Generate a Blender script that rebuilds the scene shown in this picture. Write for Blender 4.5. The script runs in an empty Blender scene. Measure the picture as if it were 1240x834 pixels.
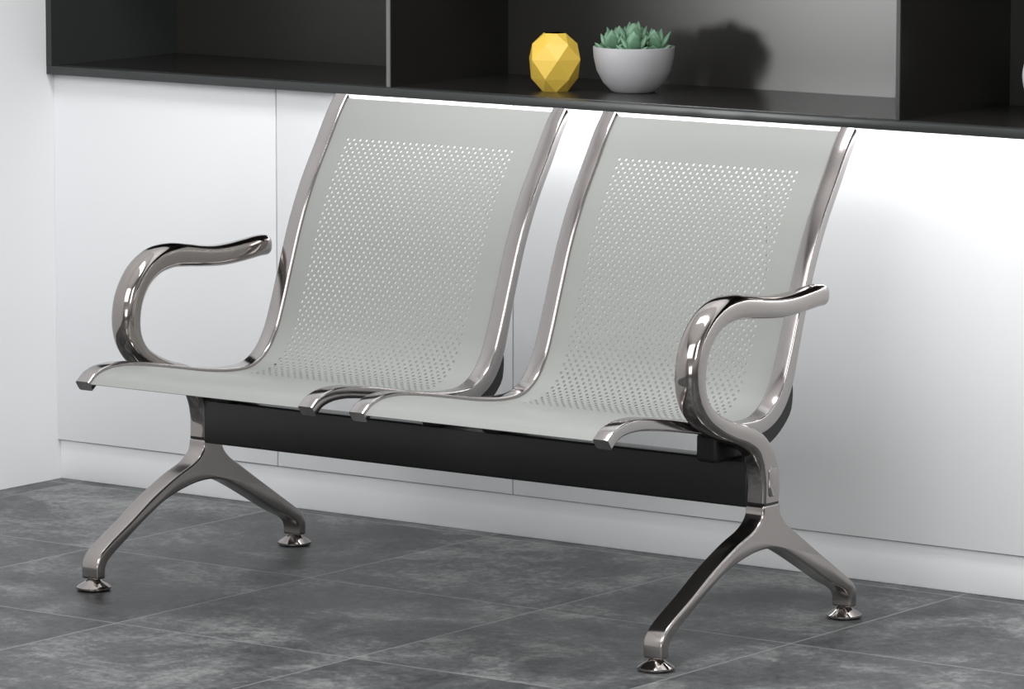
import bpy, bmesh, math, random
from mathutils import Vector, Matrix
random.seed(4)
S=bpy.context.scene
col=bpy.context.collection
S.view_settings.view_transform='Standard'
S.view_settings.look='None'

def srgb(r,g,b):
    f=lambda c:(c/255/12.92) if c/255<=.04045 else ((c/255+.055)/1.055)**2.4
    return (f(r),f(g),f(b),1)

# ---------------------------------------------------------------- materials
def mat(name,color,rough=.5,metal=0,bump=None,var=None,coat=0,spec=.5):
    m=bpy.data.materials.new(name);m.use_nodes=True
    N=m.node_tree.nodes;L=m.node_tree.links;b=N['Principled BSDF']
    b.inputs['Base Color'].default_value=color
    b.inputs['Roughness'].default_value=rough
    b.inputs['Metallic'].default_value=metal
    b.inputs['Coat Weight'].default_value=coat
    b.inputs['Specular IOR Level'].default_value=spec
    tc=N.new('ShaderNodeTexCoord')
    if var:
        n=N.new('ShaderNodeTexNoise');n.inputs['Scale'].default_value=var[0];n.inputs['Detail'].default_value=6
        L.new(tc.outputs['Object'],n.inputs['Vector'])
        mx=N.new('ShaderNodeMix');mx.data_type='RGBA'
        k=var[1]
        mx.inputs['A'].default_value=tuple(c*(1-k) for c in color[:3])+(1,)
        mx.inputs['B'].default_value=tuple(min(1,c*(1+k)) for c in color[:3])+(1,)
        L.new(n.outputs['Fac'],mx.inputs['Factor']);L.new(mx.outputs['Result'],b.inputs['Base Color'])
    if bump:
        n=N.new('ShaderNodeTexNoise');n.inputs['Scale'].default_value=bump[0];n.inputs['Detail'].default_value=3
        L.new(tc.outputs['Object'],n.inputs['Vector'])
        bp=N.new('ShaderNodeBump');bp.inputs['Strength'].default_value=bump[1];bp.inputs['Distance'].default_value=.002
        L.new(n.outputs['Fac'],bp.inputs['Height']);L.new(bp.outputs['Normal'],b.inputs['Normal'])
    return m
M_sheet=mat('powder_coated_steel',srgb(141,143,140),.42,0,(900,.05))
M_chrome=mat('polished_chrome',srgb(164,158,155),.09,1,None,(6,.04))
M_leg=mat('satin_cast_metal',srgb(168,162,159),.18,1,None,(6,.04))
M_band=mat('satin_chrome',srgb(170,165,164),.14,1,None,(9,.05))
M_black=mat('black_steel',srgb(18,18,19),.35,0,(400,.04))
M_rubber=mat('black_plastic',srgb(14,14,15),.5,0,(300,.05))
M_white=mat('white_lacquer',srgb(236,238,240),.35,0,(3,.02))
M_wall=mat('white_plaster',srgb(236,237,239),.8,0,(60,.05))
M_gap=mat('dark_gap',srgb(60,62,65),.8,0,(60,.05))
M_niche=mat('dark_lacquer',srgb(32,31,30),.25,0,(5,.02),(2,.1))
M_nback=mat('smoked_back_panel',srgb(46,45,41),.35,0,(5,.02),(2,.1))
M_edge=mat('anthracite_edge',srgb(50,53,53),.35,0,(50,.03))
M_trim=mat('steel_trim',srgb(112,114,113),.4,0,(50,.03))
M_yellow=mat('yellow_ceramic',srgb(216,182,74),.45,0,None,(25,.06))
M_pot=mat('grey_ceramic',srgb(156,156,159),.55,0,(80,.1),(20,.04))
M_soil=mat('soil',srgb(60,48,38),.95,0,(200,.8),(120,.4))
M_leaf=mat('succulent_leaf',srgb(94,128,104),.5,0,None,(45,.35))
M_vase=mat('white_porcelain',srgb(235,235,235),.25,0,(40,.03))

def floor_mat():
    m=bpy.data.materials.new('slate_tile');m.use_nodes=True
    N=m.node_tree.nodes;L=m.node_tree.links;b=N['Principled BSDF']
    tc=N.new('ShaderNodeTexCoord')
    mp=N.new('ShaderNodeMapping');mp.inputs['Location'].default_value=(.367+5.1,-.035+10.6,0)
    L.new(tc.outputs['Object'],mp.inputs['Vector'])
    br=N.new('ShaderNodeTexBrick');br.offset=0;br.squash=1
    br.inputs['Scale'].default_value=1;br.inputs['Brick Width'].default_value=.51;br.inputs['Row Height'].default_value=.53
    br.inputs['Mortar Size'].default_value=.0016;br.inputs['Mortar Smooth'].default_value=.1;br.inputs['Bias'].default_value=0
    br.inputs['Color1'].default_value=(0,0,0,1);br.inputs['Color2'].default_value=(1,1,1,1);br.inputs['Mortar'].default_value=(.5,.5,.5,1)
    L.new(mp.outputs['Vector'],br.inputs['Vector'])
    sp=N.new('ShaderNodeSeparateColor');L.new(br.outputs['Color'],sp.inputs['Color'])
    vo=N.new('ShaderNodeVectorMath');vo.operation='MULTIPLY_ADD'
    vo.inputs[1].default_value=(7,5,3);L.new(br.outputs['Color'],vo.inputs[0]);L.new(tc.outputs['Object'],vo.inputs[2])
    n1=N.new('ShaderNodeTexNoise');n1.inputs['Scale'].default_value=4.0;n1.inputs['Detail'].default_value=14;n1.inputs['Roughness'].default_value=.76;n1.inputs['Distortion'].default_value=.35
    L.new(vo.outputs[0],n1.inputs['Vector'])
    n2=N.new('ShaderNodeTexNoise');n2.inputs['Scale'].default_value=60;n2.inputs['Detail'].default_value=9;n2.inputs['Roughness'].default_value=.85
    L.new(tc.outputs['Object'],n2.inputs['Vector'])
    ad=N.new('ShaderNodeMath');ad.operation='MULTIPLY_ADD';ad.inputs[1].default_value=.6
    L.new(n2.outputs['Fac'],ad.inputs[0]);L.new(n1.outputs['Fac'],ad.inputs[2])
    ad2=N.new('ShaderNodeMath');ad2.operation='MULTIPLY_ADD';ad2.inputs[1].default_value=.05
    L.new(sp.outputs['Red'],ad2.inputs[0]);L.new(ad.outputs[0],ad2.inputs[2])
    cr=N.new('ShaderNodeValToRGB');e=cr.color_ramp.elements
    e[0].position=.56;e[0].color=srgb(36,38,39)
    e[1].position=.79;e[1].color=srgb(132,134,133)
    x=cr.color_ramp.elements.new(.67);x.color=srgb(75,78,79)
    sb=N.new('ShaderNodeMath');sb.operation='MULTIPLY';sb.inputs[1].default_value=.8
    L.new(ad2.outputs[0],sb.inputs[0]);L.new(sb.outputs[0],cr.inputs['Fac'])
    mx=N.new('ShaderNodeMix');mx.data_type='RGBA';mx.inputs['B'].default_value=srgb(134,136,136)
    L.new(br.outputs['Fac'],mx.inputs['Factor']);L.new(cr.outputs['Color'],mx.inputs['A'])
    L.new(mx.outputs['Result'],b.inputs['Base Color'])
    rr=N.new('ShaderNodeMapRange');rr.inputs['To Min'].default_value=.3;rr.inputs['To Max'].default_value=.55
    L.new(n1.outputs['Fac'],rr.inputs['Value']);L.new(rr.outputs['Result'],b.inputs['Roughness'])
    bp=N.new('ShaderNodeBump');bp.inputs['Strength'].default_value=.15;bp.inputs['Distance'].default_value=.004
    L.new(ad.outputs[0],bp.inputs['Height']);L.new(bp.outputs['Normal'],b.inputs['Normal'])
    b.inputs['Specular IOR Level'].default_value=.4
    return m
M_floor=floor_mat()

# ---------------------------------------------------------------- mesh helpers
def link(ob,parent=None):
    col.objects.link(ob)
    if parent: ob.parent=parent
    return ob
def empty(name,loc=(0,0,0)):
    e=bpy.data.objects.new(name,None);e.empty_display_size=.1;e.location=loc;col.objects.link(e);return e
def mk(name,verts,faces,m,parent=None,smooth=False,split=None):
    me=bpy.data.meshes.new(name);me.from_pydata([tuple(v) for v in verts],[],faces);me.update()
    bm=bmesh.new();bm.from_mesh(me);bmesh.ops.remove_doubles(bm,verts=bm.verts,dist=1e-6)
    bmesh.ops.recalc_face_normals(bm,faces=bm.faces);bm.to_mesh(me);bm.free()
    if smooth:
        for p in me.polygons:p.use_smooth=True
    me.materials.append(m)
    ob=bpy.data.objects.new(name,me)
    if split:
        md=ob.modifiers.new('es','EDGE_SPLIT');md.split_angle=math.radians(split)
    return link(ob,parent)
def box(name,x0,x1,y0,y1,z0,z1,m,parent=None,bev=0,seg=3):
    vs=[(x,y,z) for x in (x0,x1) for y in (y0,y1) for z in (z0,z1)]
    fs=[(0,1,3,2),(4,6,7,5),(0,4,5,1),(2,3,7,6),(0,2,6,4),(1,5,7,3)]
    ob=mk(name,vs,fs,m,parent)
    if bev:
        md=ob.modifiers.new('b','BEVEL');md.width=bev;md.segments=seg
        for p in ob.data.polygons:p.use_smooth=True
        e=ob.modifiers.new('es','EDGE_SPLIT');e.split_angle=math.radians(35)
    return ob
def catmull(P,n=8):
    P=[Vector(p) for p in P];Q=[P[0]*2-P[1]]+P+[P[-1]*2-P[-2]];out=[]
    for i in range(1,len(Q)-2):
        p0,p1,p2,p3=Q[i-1:i+3]
        d1=max((p1-p0).length,1e-6)**.5;d2=max((p2-p1).length,1e-6)**.5;d3=max((p3-p2).length,1e-6)**.5
        m1=(p1-p0)/d1-(p2-p0)/(d1+d2)+(p2-p1)/d2
        m2=(p2-p1)/d2-(p3-p1)/(d2+d3)+(p3-p2)/d3
        m1*=d2;m2*=d2
        for k in range(n):
            t=k/n
            out.append((2*t**3-3*t*t+1)*p1+(t**3-2*t*t+t)*m1+(-2*t**3+3*t*t)*p2+(t**3-t*t)*m2)
    out.append(P[-1]);return out
def resample(P,step):
    L=[0]
    for a,b in zip(P,P[1:]):L.append(L[-1]+(b-a).length)
    n=max(2,round(L[-1]/step));out=[];j=0
    for i in range(n+1):
        s=L[-1]*i/n
        while j<len(P)-2 and L[j+1]<s:j+=1
        t=(s-L[j])/max(1e-9,L[j+1]-L[j]);out.append(P[j].lerp(P[j+1],min(1,max(0,t))))
    return out,L[-1]

# ---------------------------------------------------------------- bench
bench=empty('waiting_bench')
# side profile of the seat shell, back top -> front lip, (Y,Z)
PROF=[(.354,.830),(.329,.799),(.299,.753),(.252,.680),(.217,.610),(.188,.535),(.162,.465),(.142,.420),(.115,.386),(.078,.366),(.03,.362),(-.051,.370),(-.142,.386),(-.225,.400),(-.285,.4065),(-.325,.405),(-.354,.397),(-.374,.383)]
cp=catmull(PROF,12)
prof,LEN=resample(cp,.001)
def P2(s):
    f=s/LEN*(len(prof)-1);i=min(len(prof)-2,max(0,int(f)));t=f-i
    return prof[i].lerp(prof[i+1],t)
def N2(s):
    a=P2(max(0,s-.002));b=P2(min(LEN,s+.002));t=(b-a).normalized();return Vector((t.y,-t.x))
def band(name,x0,w,parent):
    n=int(LEN/.006);rings=[]
    r=.0040
    for i in range(n+1):
        s=LEN*i/n;c=P2(s);nn=N2(s)
        dep=.018+.009*math.exp(-((s-.50)/.09)**2)
        lo,hi=-dep,.0028;sec=[]
        for cx,cy,a0 in ((w-r,hi-r,0),(r,hi-r,90),(r,lo+r,180),(w-r,lo+r,270)):
            for k in range(5):
                a=math.radians(a0+k*22.5);sec.append((cx+r*math.cos(a),cy+r*math.sin(a)))
        rings.append([(x0+x,c.x+nn.x*y,c.y+nn.y*y) for x,y in sec])
    m=len(rings[0]);vs=[v for r_ in rings for v in r_];fs=[]
    for i in range(n):
        for k in range(m):
            fs.append((i*m+k,i*m+(k+1)%m,(i+1)*m+(k+1)%m,(i+1)*m+k))
    fs.append(tuple(range(m)));fs.append(tuple(n*m+k for k in range(m))[::-1])
    return mk(name,vs,fs,M_band,parent,True,40)
def sheet(name,xa,xb,parent):
    OFF=-.004
    V=[];F=[];idx={}
    def vid(u,s):
        k=(round(u*1e5),round(s*1e5))
        if k not in idx:
            c=P2(s);nn=N2(s);idx[k]=len(V);V.append((u,c.x+nn.x*OFF,c.y+nn.y*OFF))
        return idx[k]
    a=.0142;bh=.0083;rad=.0027
    s0,s1=.086,.612
    rows=int((s1-s0)/bh);s1=s0+rows*bh
    mid=(xa+xb)/2-.008;nc=27
    U0=mid-nc*a/2;U1=mid+nc*a/2
    def plain(sa,sb,step):
        n=max(1,round((sb-sa)/step))
        for i in range(n):
            p=sa+(sb-sa)*i/n;q=sa+(sb-sa)*(i+1)/n
            F.append((vid(xa,p),vid(xb,p),vid(xb,q),vid(xa,q)))
    plain(.004,s0,.01);plain(s1,LEN-.002,.008)
    for r in range(rows):
        sa=s0+r*bh;off=(r%2)*a/2;n=nc-(r%2)
        ul=U0+off;ur=ul+n*a
        for q in range(4):
            p0=sa+bh*q/4;p1=sa+bh*(q+1)/4
            F.append((vid(xa,p0),vid(ul,p0),vid(ul,p1),vid(xa,p1)))
            F.append((vid(ur,p0),vid(xb,p0),vid(xb,p1),vid(ur,p1)))
        for c in range(n):
            u=ul+c*a;cx=u+a/2;cs=sa+bh/2
            out=[];
            for k in range(4):out.append((u+a,sa+bh/2+ (k-2)*bh/4))
            for k in range(4):out.append((u+a-k*a/4,sa+bh))
            for k in range(4):out.append((u,sa+bh-k*bh/4))
            for k in range(4):out.append((u+k*a/4,sa))
            oi=[vid(*o) for o in out]
            ii=[]
            for k in range(16):
                an=math.radians(-45+k*22.5)
                ii.append(vid(cx+rad*math.cos(an),cs+rad*math.sin(an)))
            for k in range(16):
                F.append((oi[k],oi[(k+1)%16],ii[(k+1)%16],ii[k]))
    ob=mk(name,V,F,M_sheet,parent)
    md=ob.modifiers.new('sol','SOLIDIFY');md.thickness=.0012;md.offset=0
    return ob
W_B=.031
for i,(xa,xb) in enumerate(((-.557,-.035),(.042,.569))):
    sheet(f'seat_shell_{i+1}',xa+.012,xb-.012,bench)
    band(f'side_frame_{i+1}_left',xa,W_B,bench)
    band(f'side_frame_{i+1}_right',xb-W_B,W_B,bench)
    for j,xc in enumerate((xa+.020,xb-.022)):
        sA,sB=.445,.70
        n=30;top=[];bot=[]
        for k in range(n+1):
            t=k/n;s=sA+(sB-sA)*t;c=P2(s);nn=N2(s)
            top.append(c+nn*-.0075);bot.append(c+nn*-(.010+(.040 if j else .022)*min(1,t/.18)**.6*min(1,(1-t)/.5)**.7))
        vs=[];w=.018
        for p in top:vs+= [(xc-w,p.x,p.y),(xc+w,p.x,p.y)]
        o=len(vs)
        for p in bot:vs+= [(xc-w,p.x,p.y),(xc+w,p.x,p.y)]
        fs=[]
        for k in range(n):
            fs.append((2*k,2*k+1,2*k+3,2*k+2));fs.append((o+2*k,o+2*k+2,o+2*k+3,o+2*k+1))
            fs.append((2*k,2*k+2,o+2*k+2,o+2*k));fs.append((2*k+1,o+2*k+1,o+2*k+3,2*k+3))
        fs.append((0,o,o+1,1));fs.append((2*n,2*n+1,o+2*n+1,o+2*n))
        mk(f'seat_gusset_{i+1}_{j+1}',vs,fs,M_rubber,bench,True,40)
        xs=xc+(.0 if j==0 else -.01)
        box(f'saddle_{i+1}_{j+1}',xs-.024,xs+.020,(-.045 if (i,j)==(1,1) else -.004),.080,.303,.352,M_rubber,bench,.008)
box('beam',-.585,.585,.004,.046,.226,.305,M_black,bench,.004)

def arm(name,X):
    C=[(.204,.565),(.180,.565),(.145,.562),(.100,.559),(.055,.559),(.010,.563),(-.030,.568),(-.072,.571),(-.116,.564),(-.153,.543),(-.179,.508),(-.188,.470),(-.183,.436),(-.163,.407),(-.127,.384),(-.085,.367),(-.040,.353),(-.002,.334),(.020,.304),(.0285,.270),(.0285,.236)]
    pts,Ln=resample(catmull([Vector(c) for c in C],10),.004)
    n=len(pts)-1;rings=[];m=36
    def sm(a,b,x):
        x=min(1,max(0,(x-a)/(b-a)));return x*x*(3-2*x)
    for i,p in enumerate(pts):
        t=i/n
        a=.0190+.0050*sm(0,.25,t)-.0040*sm(.6,.85,t)
        b=.0190+.0045*sm(.2,.42,t)-.0045*sm(.52,.68,t)+.0055*sm(.76,.93,t)
        e=.76-.40*sm(.82,.95,t)
        dd=i*Ln/n
        if dd<.010: k=math.sqrt(max(0.0,1-(1-dd/.010)**2));k=.6+.4*k;a*=k;b*=k
        q0=pts[max(0,i-1)];q1=pts[min(n,i+1)];tg=(q1-q0).normalized();nn=Vector((tg.y,-tg.x))
        r=[]
        for k in range(m):
            an=2*math.pi*k/m;c,s=math.cos(an),math.sin(an)
            x=a*math.copysign(abs(c)**e,c);y=b*math.copysign(abs(s)**e,s)
            r.append((X+x,p.x+nn.x*y,p.y+nn.y*y))
        rings.append(r)
    vs=[v for r in rings for v in r];fs=[]
    for i in range(n):
        for k in range(m):fs.append((i*m+k,i*m+(k+1)%m,(i+1)*m+(k+1)%m,(i+1)*m+k))
    fs.append(tuple(range(m)));fs.append(tuple(n*m+k for k in range(m)))
    return mk(name,vs,fs,M_chrome,bench,True,60)
def plate(name,outline,x0,x1,m,bev,parent,closed_smooth=True,seg=5):
    n=len(outline);vs=[(x0,p[0],p[1]) for p in outline]+[(x1,p[0],p[1]) for p in outline]
    fs=[tuple(range(n)),tuple(range(n,2*n))[::-1]]+[(k,(k+1)%n,n+(k+1)%n,n+k) for k in range(n)]
    ob=mk(name,vs,fs,m,parent,True)
    md=ob.modifiers.new('b','BEVEL');md.width=bev;md.segments=seg;md.limit_method='ANGLE';md.angle_limit=math.radians(50);md.harden_normals=False
    e=ob.modifiers.new('es','EDGE_SPLIT');e.split_angle=math.radians(38)
    return ob
LEG=[(.004,.232),(.001,.214),(-.020,.196),(-.068,.178),(-.136,.147),(-.200,.111),(-.262,.078),(-.283,.063),(-.2925,.046),(-.293,.020),
     (-.271,.020),(-.2705,.038),(-.262,.051),(-.215,.080),(-.160,.111),(-.105,.137),(-.050,.152),(-.010,.158),(.025,.158),(.060,.151),(.100,.133),(.150,.107),(.210,.075),(.262,.050),(.2715,.037),(.272,.020),
     (.294,.020),(.2935,.046),(.284,.062),(.262,.077),(.205,.112),(.155,.143),(.107,.173),(.071,.196),(.056,.214),(.053,.232)]
def smooth_outline(o,breaks):
    out=[]
    n=len(o)
    for a,b in zip(breaks,breaks[1:]):
        seg=[Vector(p) for p in o[a:b+1]]
        if len(seg)>2:out+=catmull(seg,4)[:-1]
        else:out+=seg[:-1]
    return out+[Vector(o[breaks[-1]])]
leg_o=smooth_outline(LEG,[0,9,10,25,26,35])
def lathe(name,prof_,loc,m,parent,seg=40,split=35):
    vs=[];fs=[];n=len(prof_)
    for k in range(seg):
        a=2*math.pi*k/seg
        for r,z in prof_:vs.append((loc[0]+r*math.cos(a),loc[1]+r*math.sin(a),loc[2]+z))
    for k in range(seg):
        for i in range(n-1):
            fs.append((k*n+i,((k+1)%seg)*n+i,((k+1)%seg)*n+i+1,k*n+i+1))
    return mk(name,vs,fs,m,parent,True,split)
for nm,X,sg in (('left',-.6,-1),('right',.6,1)):
    arm(f'armrest_{nm}',X)
    plate(f'leg_{nm}',leg_o,X-.019,X+.019,M_leg,.010,bench)
    xo=X+sg*.0200
    plate(f'post_cover_{nm}',[(.020,.246),(.038,.246),(.042,.250),(.042,.290),(.038,.295),(.020,.295),(.016,.290),(.016,.250)],min(xo-sg*.001,xo+sg*.0014),max(xo-sg*.001,xo+sg*.0014),M_chrome,.0006,bench,seg=2)
    box(f'collar_{nm}',X-.0175,X+.0175,.007,.050,.231,.238,M_black,bench)
    for j,y in enumerate((-.282,.283)):
        lathe(f'foot_{nm}_{j+1}',[(0,0),(.027,0),(.0305,.003),(.0305,.006),(.024,.011),(.015,.016),(.012,.019),(.0085,.020),(.0085,.032),(0,.032)],(X,y,0),M_chrome,bench)

# ---------------------------------------------------------------- room
C=-1.4485;WY=.5937;p=.5597
box('floor',C-.1,9,-11,1.05,-.05,0,M_floor)
box('wall_back',C-.1,9,1.0,1.1,0,2.7,M_wall)
box('wall_left',C-.1,C,-11,1.0,0,2.7,M_wall)
cab=empty('wall_cabinet')
XR=C+8*p
box('baseboard_back',C,XR,WY+.008,WY+.03,0,.0766,M_white,None,.001)
for k in range(8):
    box(f'door_panel_{k+1}',C+k*p+(.0016 if k else 0),C+(k+1)*p-.0016,WY,WY+.018,.079,.8045,M_white,cab,.001,2)
box('carcass',C,XR,WY+.0185,.985,.0775,.8065,M_gap,cab)
DP=.955
box('niche_base',C,XR,WY-.022,DP,.807,.8235,M_edge,cab,.001,2)
box('niche_surface',C+.014,XR-.014,WY+.0,DP-.001,.8235,.8245,M_niche,cab)
box('niche_back',C,XR,DP,DP+.02,.807,1.30,M_nback,cab)
box('niche_top',C,XR,WY-.022,DP,1.285,1.30,M_edge,cab,.001,2)
box('niche_side',C,C+.014,WY-.022,DP,.8235,1.285,M_edge,cab)
for k,t in enumerate((1.5,3.5,5.5,7.5)):
    x=C+t*p
    box(f'divider_{k+1}',x-.004,x+.004,WY-.01,DP,.8245,1.285,M_niche,cab)
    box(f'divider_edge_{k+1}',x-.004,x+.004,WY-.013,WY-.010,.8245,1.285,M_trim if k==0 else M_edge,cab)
for k in range(8):
    box(f'upper_panel_{k+1}',C+k*p+.0016,C+(k+1)*p-.0016,WY,WY+.018,1.302,2.6,M_white,cab,.001,2)
box('upper_carcass',C,XR,WY+.0185,.985,1.3005,2.6,M_gap,cab)

ZS=.8245
# faceted vase
def faceted(name,loc):
    rings=[(.026,0,6,0),(.044,.024,6,30),(.052,.060,6,0),(.042,.088,6,30),(.022,.108,6,0)]
    bm=bmesh.new();R=[]
    for r,z,n,a0 in rings:
        R.append([bm.verts.new((loc[0]+r*math.cos(math.radians(a0+12+60*k)),loc[1]+r*math.sin(math.radians(a0+12+60*k)),loc[2]+z)) for k in range(n)])
    bm.faces.new(R[0][::-1]);bm.faces.new(R[-1])
    bmesh.ops.convex_hull(bm,input=bm.verts)
    bmesh.ops.recalc_face_normals(bm,faces=bm.faces)
    me=bpy.data.meshes.new(name);bm.to_mesh(me);bm.free();me.materials.append(M_yellow)
    ob=bpy.data.objects.new(name,me);md=ob.modifiers.new('b','BEVEL');md.width=.0006;md.segments=2
    return link(ob)
faceted('faceted_vase',(-.311,.70,ZS))
# potted succulent
sx,sy=-.181,.77
ps=empty('potted_succulent',(0,0,0))
lathe('pot',[(0,0),(.036,0),(.042,.003),(.057,.018),(.069,.040),(.0745,.064),(.076,.082),(.0755,.0845),(.073,.085),(.071,.083),(.068,.060),(.0,.058)],(sx,sy,ZS),M_pot,ps,64)
lathe('soil',[(0,.076),(.02,.077),(.05,.0755),(.070,.074),(.0695,.07),(0,.07)],(sx,sy,ZS),M_soil,ps,40)
def leaves():
    V=[];F=[]
    def leaf(base,az,el,Ln,w):
        d=Vector((math.cos(az)*math.cos(el),math.sin(az)*math.cos(el),math.sin(el)))
        sd=Vector((-math.sin(az),math.cos(az),0));up=d.cross(sd)*-1
        n=8;m=10;o=len(V)
        for i in range(n+1):
            t=i/n
            ww=w*(.5+.9*t) if t<.55 else w*(.995)*(1-((t-.55)/.45)**1.9)
            ww=max(ww,w*.03);th=ww*.42+.0004
            c=base+d*(Ln*t)+Vector((0,0,1))*(Ln*.22*t*t)
            for k in range(m):
                a=2*math.pi*k/m
                V.append(c+sd*(ww*math.cos(a))+up*(th*math.sin(a)+th*.5*abs(math.cos(a))))
        for i in range(n):
            for k in range(m):F.append((o+i*m+k,o+i*m+(k+1)%m,o+(i+1)*m+(k+1)%m,o+(i+1)*m+k))
        F.append(tuple(o+k for k in range(m)));F.append(tuple(o+n*m+k for k in range(m)))
    cs=[(0,0,1.1)]+[(.043*math.cos(a),.043*math.sin(a),random.uniform(.9,1.05)) for a in [k*math.pi*2/5+.3 for k in range(5)]]
    for cx,cy,sc in cs:
        b=Vector((sx+cx,sy+cy,ZS+.070+(.008 if cx==0 else 0)))
        for ring,(n,el,Ln) in enumerate(((6,.35,.038),(4,.85,.042),(3,1.25,.036))):
            for k in range(n):
                az=2*math.pi*k/n+ring*.5+random.uniform(-.2,.2)
                leaf(b+Vector((0,0,.003*ring)),az,el+random.uniform(-.12,.12),Ln*sc*random.uniform(.85,1.1),.0138*sc)
    return mk('succulent_leaves',V,F,M_leaf,ps,True,70)
leaves()
def sph_vase(loc):
    pr=[(0,0),(.030,0)]+[(.08*math.cos(math.radians(a)),.075+.077*math.sin(math.radians(a))) for a in range(-64,72,6)]+[(.024,.155),(.021,.155),(.02,.14),(0,.13)]
    return lathe('round_vase',pr,loc,M_vase,None,64)
sph_vase((.736,.78,ZS))

# ---------------------------------------------------------------- lights
w=bpy.data.worlds.new('World');S.world=w;w.use_nodes=True
N=w.node_tree.nodes;Lk=w.node_tree.links;bg=N['Background']
tc=N.new('ShaderNodeTexCoord');sp=N.new('ShaderNodeSeparateXYZ');Lk.new(tc.outputs['Generated'],sp.inputs[0])
cr=N.new('ShaderNodeValToRGB');mr=N.new('ShaderNodeMapRange');mr.inputs['From Min'].default_value=-1;mr.inputs['From Max'].default_value=1
Lk.new(sp.outputs['Z'],mr.inputs['Value']);Lk.new(mr.outputs['Result'],cr.inputs['Fac'])
e=cr.color_ramp.elements;e[0].position=.40;e[0].color=(.10,.095,.09,1);e[1].position=1;e[1].color=(1,1,1.0,1)
for ps_,v in ((.5,.22),(.58,.58),(.68,.30),(.80,.14),(.88,.8)):
    x=e.new(ps_);x.color=(v,v*.985,v*.97,1)
Lk.new(cr.outputs['Color'],bg.inputs['Color']);bg.inputs['Strength'].default_value=1.08
def area(name,loc,tgt,sx_,sy_,en,c=(1,1,1)):
    l=bpy.data.lights.new(name,'AREA');l.shape='RECTANGLE';l.size=sx_;l.size_y=sy_;l.energy=en;l.color=c
    o=bpy.data.objects.new(name,l);o.location=loc;o.rotation_euler=(Vector(tgt)-Vector(loc)).to_track_quat('-Z','Y').to_euler();col.objects.link(o);return o
area('softbox_key',(0.2,-4.5,3.4),(-.1,.3,.4),4.0,2.0,92)
area('softbox_side',(4.5,-2.5,2.8),(.3,.3,.5),1.2,2.0,58,(1,.98,.95))
area('softbox_low',(2.0,-5.0,.9),(.3,.6,.3),2.5,.9,28)
area('wall_fill_top',(.6,-.35,2.68),(.6,.35,.4),2.4,.5,42)  # added overhead fill, no real fixture; lifts the shadow on the wall behind the bench
xa_=C+1.3*p
area('led_strip',((xa_+XR)/2,WY-.012,.8055),((xa_+XR)/2,WY-.005,0),XR-xa_,.012,3.4)
l=bpy.data.lights.new('niche_spot','SPOT');l.energy=165;l.spot_size=math.radians(20);l.spot_blend=1;l.shadow_soft_size=.16
o=bpy.data.objects.new('niche_spot',l);o.location=(-1.30,-1.6,1.02);o.rotation_euler=(Vector((.22,.955,1.04))-o.location).to_track_quat('-Z','Y').to_euler();col.objects.link(o)

# ---------------------------------------------------------------- camera
yaw,pit,rol=.6317,.1365,.0009
d=Vector((-math.sin(yaw)*math.cos(pit),math.cos(yaw)*math.cos(pit),-math.sin(pit)))
r=Vector((math.cos(yaw),math.sin(yaw),0));u=r.cross(d)
r2=r*math.cos(rol)+u*math.sin(rol);u2=-r*math.sin(rol)+u*math.cos(rol)
cam=bpy.data.cameras.new('camera');co=bpy.data.objects.new('camera',cam);col.objects.link(co)
mw=Matrix.Identity(4)
for i in range(3):
    mw[i][0]=r2[i];mw[i][1]=u2[i];mw[i][2]=-d[i]
mw.translation=Vector((5.2773,-7.0705,1.6646))
co.matrix_world=mw
cam.sensor_width=36;cam.lens=6266.1/1240*36;cam.clip_end=100
S.camera=co
